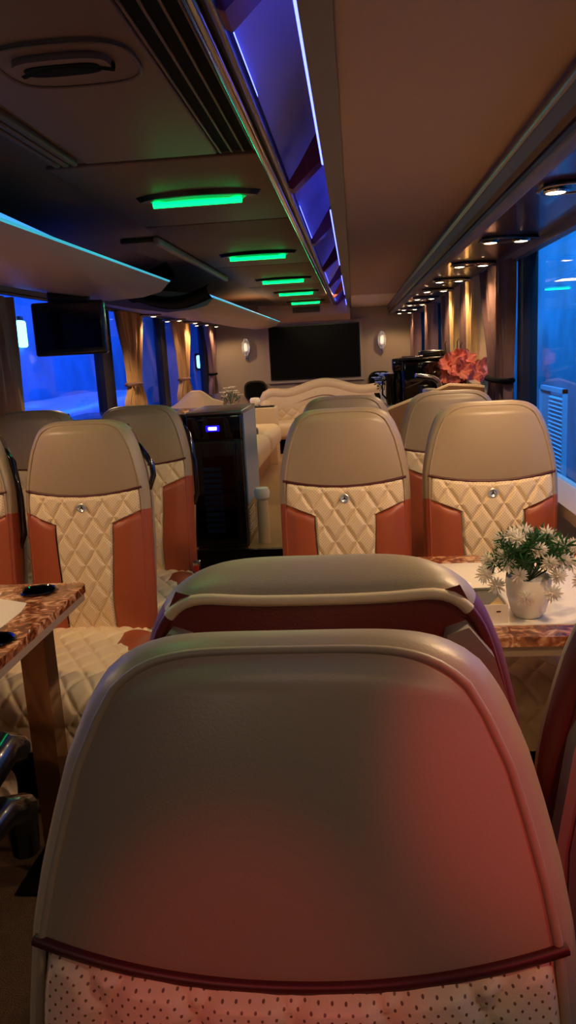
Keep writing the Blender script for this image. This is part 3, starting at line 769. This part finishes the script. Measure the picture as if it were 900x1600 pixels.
MB().rbox(-.36, .34, -.12, .14, .0, .60, .012, 2).build('body', 'sofa_leather', co)
MB().rbox(.06, .32, -.10, .12, .598, .615, .005, 2).build('tray', 'black_gloss', co)
mg = MB().lathe([(.002, 0), (.03, .0), (.05, .03), (.055, .06), (.045, .085), (.002, .09)], (-.50, 8.05, .917), 20).build('round_jar', 'petal_white'); tag(mg, 'small round pinkish white jar on the tan console', 'jar')
# cream post
po = thing('padded_post', 'short cream padded post with a knob beside the black fridge', 'post', (-.045, 4.62, .30))
MB().lathe([(.002, 0), (.038, 0), (.036, .25), (.030, .27)], (0, 0, 0), 18).build('shaft', 'sofa_leather', po)
MB().lathe([(.028, .27), (.045, .285), (.05, .32), (.04, .345), (.002, .35)], (0, 0, 0), 18).build('knob', 'petal_white', po)

# fridge + console
fd = thing('drinks_fridge', 'tall black drinks fridge with glass door and glowing blue display', 'fridge', (-.285, 4.46, .312))
MB().rbox(-.165, .165, .02, .60, .0, .80, .008, 2).build('cabinet', 'black_plastic', fd)
MB().box(.165, .172, .05, .60, .25, .80).build('side_panel', 'steel_blue_lit', fd, smooth=False)  # blue light from the windows is put into this panel's colour
mat('reflection_blue', (22, 40, 62), .2)
dr = MB().rbox(-.160, .160, -.012, .02, .015, .65, .006, 2).build('door', 'black_plastic', fd)
MB().box(-.135, .105, -.016, -.011, .05, .56).build('door_glass', 'black_gloss', dr, smooth=False)
for i in range(12): MB().box(-.08, .03, -.0175, -.0155, .10+i*.034, .122+i*.034).build('reflection_slat', 'reflection_blue', dr, smooth=False)  # dark blue bars paint a reflected blind onto the door glass
MB().rbox(.120, .135, -.035, -.014, .10, .64, .005, 2).build('handle', 'black_gloss', dr)
cpn = MB().rbox(-.160, .160, -.012, .02, .66, .80, .006, 2).build('control_panel', 'black_gloss', fd)
MB().rbox(-.045, .035, -.016, -.011, .708, .742, .006, 2).build('display', 'display_blue', cpn)
MB().rbox(-.03, .02, -.019, -.015, .716, .734, .004, 2).build('display_digits', 'display_glow', cpn)
MB().rbox(-.165, .172, -.01, .60, .80, .822, .006, 2).build('top_plate', 'brushed_metal', fd)
for i in range(9): MB().box(.172, .1735, .06, .30, .06+i*.018, .067+i*.018).build('vent_slit', 'silver', fd, smooth=False)
cb = thing('low_cabinet', 'long dark cabinet top between the left seats and the fridge', 'cabinet', (-.87, 4.75, .30))
MB().rbox(-.40, .41, -.22, .36, .0, .78, .01, 2).build('body', 'black_matte', cb)
MB().rbox(-.41, .41, -.23, .37, .78, .82, .008, 2).build('top', 'black_plastic', cb)

def bouquet(name, label, loc, n, r, pr, m, h, vase='white_ceramic'):
    t = thing(name, label, 'flowers', loc)
    MB().lathe([(.002, 0), (.03, 0), (.038, h*.5), (.032, h), (.028, h), (.002, h*.8)], (0, 0, 0), 20).build('vase', vase, t)
    f = MB(); s = MB()
    for i in range(n):
        a = i*2.4; rr_ = r*math.sqrt((i+.5)/n); c = (rr_*cos(a), rr_*sin(a), h+.05+r*.9*(1-(rr_/r)**2)+random.uniform(-.01, .01))
        s.tube([(0, 0, h*.6), (c[0]*.5, c[1]*.5, (h+c[2])/2), c], .002, 5)
        q = MB()
        for k in range(6):
            th = 2*PI*k/6+i
            q.grid(lambda u, v, th=th: (c[0]+pr*v*cos(th)-pr*.5*(u-.5)*sin(PI*v**.7)*sin(th)*1.6, c[1]+pr*v*sin(th)*.8+pr*.5*(u-.5)*sin(PI*v**.7)*cos(th)*1.6, c[2]+pr*.6*sin(v*2.2)-.2*pr*abs(u-.5)), 4, 5)
        q.build('flower', m, t, ang=80)
        petal_ball(f, (c[0]*.8, c[1]*.8, c[2]-.03), pr*1.1, 7, pr*.16, 0)
    f.build('leaves', 'leaf_green', t, smooth=False); s.build('stems', 'stem_green', t)
    return t
bouquet('flower_vase', 'small bunch of white flowers behind the black fridge', (-.62, 7.2, .915), 9, .10, .035, 'petal_white', .09)
# ledge for them
lg = thing('side_table', 'dark narrow side table carrying white flowers by the left sofa', 'table', (-.62, 7.2, .30)); lg.location = (-.62, 7.2, .30)
MB().rbox(-.12, .12, -.12, .12, .59, .612, .008, 2).build('top', 'black_gloss', lg)
MB().rbox(-.03, .03, -.03, .03, .46, .59, .005, 2).build('post', 'dark_metal', lg)

# ============================================================ BAR COUNTER (right)
bar = thing('bar_counter', 'tan bar counter with raised curved end panel along the right windows', 'counter', (0, 0, .30))
MB().box(.74, 1.24, 4.36, 7.4, 0, .70).build('body', 'wood_panel', bar, smooth=False)
MB().rbox(.72, 1.245, 4.34, 7.42, .70, .73, .01, 2).build('worktop', 'black_gloss', bar)
endp = [(.71, .0), (1.25, .0), (1.25, .905), (1.19, .915), (1.06, .925), (.98, .895), (.84, .848), (.71, .802)]
MB().prism(endp, 4.30, 4.335).build('end_panel', 'wood_panel', bar, ang=25)
MB().tube([(x, 4.318, z) for x, z in endp[2:]], .013, 8).build('end_trim', 'plain_cream', bar)
MB().prism([(4.34, .73), (5.9, .73), (5.9, .80), (5.2, .84), (4.7, .95), (4.34, .93)], 1.19, 1.235, 'x').build('backsplash', 'plain_cream', bar, ang=25)
cm = thing('coffee_machine', 'large black coffee machine on the bar counter', 'coffee machine', (.95, 5.02, 1.03))
MB().rbox(-.10, .19, .0, .34, .0, .33, .02, 3).build('body', 'black_gloss', cm)
MB().rbox(-.12, .20, -.02, .36, .325, .345, .008, 2).build('top_lid', 'black_plastic', cm)
MB().rbox(.02, .18, .04, .32, .345, .385, .012, 2).build('bean_hopper', 'black_plastic', cm)
MB().rbox(-.10, .03, -.03, .04, .350, .356, .003, 2).build('top_tray', 'chrome', cm)
MB().rbox(-.16, -.09, .0, .14, .26, .345, .01, 2).build('control_screen', 'black_gloss', cm).rotation_euler = (0, 0, 0)
MB().lathe([(.002, .05), (.030, .05), (.036, .09), (.034, .20), (.045, .235), (.044, .25), (.002, .25)], (-.17, .08, 0), 20).build('jug', 'black_gloss', cm)
MB().tube([(-.19, .06, .22), (-.225, .05, .20), (-.225, .05, .12), (-.20, .06, .09)], .006, 8).build('jug_handle', 'black_gloss', cm)
MB().rbox(-.23, .0, -.05, .2, .0, .03, .01, 2).build('drip_tray', 'steel', cm)
MB().rbox(-.15, -.1, .1, .16, .02, .27, .01, 2).build('column', 'black_plastic', cm)
tp = thing('bar_tap', 'curved chrome tap on the bar counter beside coral flowers', 'tap', (1.06, 4.72, 1.03)); tp.scale = (1, 1, 1.14)
MB().lathe([(.002, 0), (.028, 0), (.024, .012), (.012, .02)], (0, 0, 0), 18).build('base', 'chrome', tp)
MB().tube([(0, 0, .01), (.0, 0, .14), (-.012, 0, .178), (-.045, 0, .197), (-.10, 0, .206), (-.15, -.01, .214)], [.017, .017, .017, .015, .013, .011], 12).build('spout', 'chrome', tp)
MB().tube([(.0, 0, .195), (.02, 0, .215), (.06, -.01, .238)], [.012, .008, .006], 10).build('lever', 'chrome', tp)
tin = thing('patterned_tin', 'small red and silver tin beside the chrome tap', 'tin', (1.00, 4.80, 1.03))
MB().lathe([(.002, 0), (.04, 0), (.04, .10), (.002, .10)], (0, 0, 0), 20).build('body', 'rust_leather', tin)
MB().lathe([(.042, .09), (.042, .155), (.03, .16), (.002, .16)], (0, 0, 0), 20).build('lid', 'silver', tin)
# coral flowers
cf = thing('coral_flowers', 'coral pink artificial flowers in a tall glass vase on the bar', 'flowers', (1.14, 4.58, 1.03))
MB().lathe([(.002, 0), (.03, 0), (.03, .20), (.027, .20), (.026, .01), (.002, .008)], (0, 0, 0), 20).build('vase', 'mirror_wood', cf)
random.seed(5)
def bigpetal(mb, c, d, r, w):
    d = Vector(d).normalized(); s = d.cross(Vector((0, -1, .3))).normalized(); n = s.cross(d)
    def f(u, v):
        ww = w*sin(PI*min(1, .12+.80*v))**.6
        return Vector(c)+d*r*v+s*(u-.5)*2*ww*.5+n*(.25*r*v*v+.012*sin(u*9+v*4)*v)
    mb.grid(f, 6, 6)
sts = MB()
for (x, y, z, r) in [(-.045, -.03, .30, .075), (.02, -.05, .27, .07), (-.06, 0, .25, .06), (.05, -.02, .33, .06), (.0, 0, .345, .06), (.10, -.02, .27, .06), (.15, .0, .29, .05), (.085, -.04, .225, .055), (.03, .02, .24, .06), (-.02, -.04, .235, .05), (.13, -.02, .235, .045), (-.075, -.02, .305, .045)]:
    m = MB()
    for k in range(6):
        a = 2*PI*k/6+random.random(); bigpetal(m, (x, y, z), (cos(a), -.45+random.uniform(-.2, .2), sin(a)), r, r*.8)
    m.build('flower', 'petal_coral', cf, ang=80); sts.tube([(0, 0, .15), (x*.4, y*.5, .2), (x, y+.01, z)], .003, 6)
sts.build('stems', 'stem_green', cf)
tw = MB()
for (x, z) in ((-.07, .42), (.0, .43), (.02, .41), (-.10, .37)):
    tw.tube([(x*.5, .01, .2), (x*.8, .0, .33), (x, -.01, z), (x+.01, -.01, z+.015)], [.003, .0035, .003, .002], 5)
tw.build('twigs', 'twig', cf)
kt = thing('black_kettle', 'black item with a looped handle on the bar beside curtains', 'kettle', (1.17, 4.86, 1.03))
MB().lathe([(.002, 0), (.06, 0), (.065, .03), (.055, .09), (.03, .11), (.002, .112)], (0, 0, 0), 24).build('body', 'black_plastic', kt)
MB().tube([(.055*cos(a), 0, .08+.11*sin(a)) for a in [PI*i/10 for i in range(11)]], .009, 8).build('handle', 'black_plastic', kt)
bouquet('flower_vase', 'small bunch of pale blue flowers left of the coffee machine', (.80, 6.9, 1.03), 9, .09, .045, 'petal_blue', .05)

# ============================================================ OUTSIDE
struct(MB().box(-6, 6, -4, 14, -1.3, -1.2).build('floor', 'asphalt', smooth=False))
struct(MB().box(3.0, 3.1, -2, 14, -1.2, 4).build('wall_outer_right', 'plaster', smooth=False))
struct(MB().box(-3.6, -3.5, -2, 16, -1.2, 4).build('wall_outer_left', 'plaster', smooth=False))
struct(MB().box(-6, 6, 15.9, 16, -1.2, 4).build('wall_outer_back', 'plaster', smooth=False))
ac = thing('louvred_shutter', 'grey louvred shutter in a frame outside the right window', 'shutter', (2.4, 7.5, -.2))
sh = MB().box(-.02, .02, -.45, -.42, -1.2, 1.2).box(-.02, .02, .42, .45, -1.2, 1.2).box(-.02, .02, -.45, .45, 1.16, 1.2); sh.build('frame', 'ac_white', ac, smooth=False)
for i in range(22):
    MB().prism([(-.02, .30+i*.038), (.02, .32+i*.038), (.02, .326+i*.038), (-.02, .306+i*.038)], -.42, .10).build('slat', 'ac_white', ac, smooth=False)
MB().box(.0, .01, .10, .42, -1.2, 1.16).build('panel', 'van_white', ac, smooth=False)
def wlamp(loc, lb, sy=.05, sz=.05):
    t = thing('hall_lamp', lb, 'lamp', loc)
    MB().rbox(-.03, .03, -sy, sy, -sz, sz, min(sy, sz)*.9, 3).build('globe', 'hall_lamp', t)
    MB().rbox(-.02, .02, -sy*.5, sy*.5, sz, sz+.05, .008, 2).build('bracket', 'dark_metal', t)
wlamp((2.97, 11.1, 1.55), 'bright white blue lamp outside the right window', .14, .12)
wlamp((-3.46, 9.28, 1.84), 'lower glowing lamp outside the left window', .10, .16)
wlamp((-3.46, 8.9, 2.0), 'dimmer glowing lamp above the lower one outside the left window', .04, .05)
fw = thing('hall_lamp', 'broad bright floodlight outside the far left window', 'lamp', (-2.45, 15.86, 1.36))
MB().rbox(-.22, .22, -.05, .04, -.13, .13, .04, 3).build('globe', 'hall_lamp', fw)
MB().rbox(-.26, .26, -.02, .04, -.17, .17, .02, 2).build('housing', 'dark_metal', fw)
pv = thing('parked_van', 'pale parked vehicle outside the left windows', 'vehicle', (-2.9, 9.2, -1.2))
MB().rbox(-.5, .5, -1.8, 1.8, .5, 2.25, .22, 5).build('body', 'van_white', pv)
for y in (-1.1, 1.1): MB().lathe([(.05, -.55), (.36, -.55), (.38, -.5), (.38, .5), (.36, .55), (.05, .55)], (0, y, .38), 24, 'x').build('wheel', 'black_matte', pv)
MB().box(.50, .505, -1.5, 1.5, 1.55, 2.05).build('side_window', 'black_gloss', pv, smooth=False)
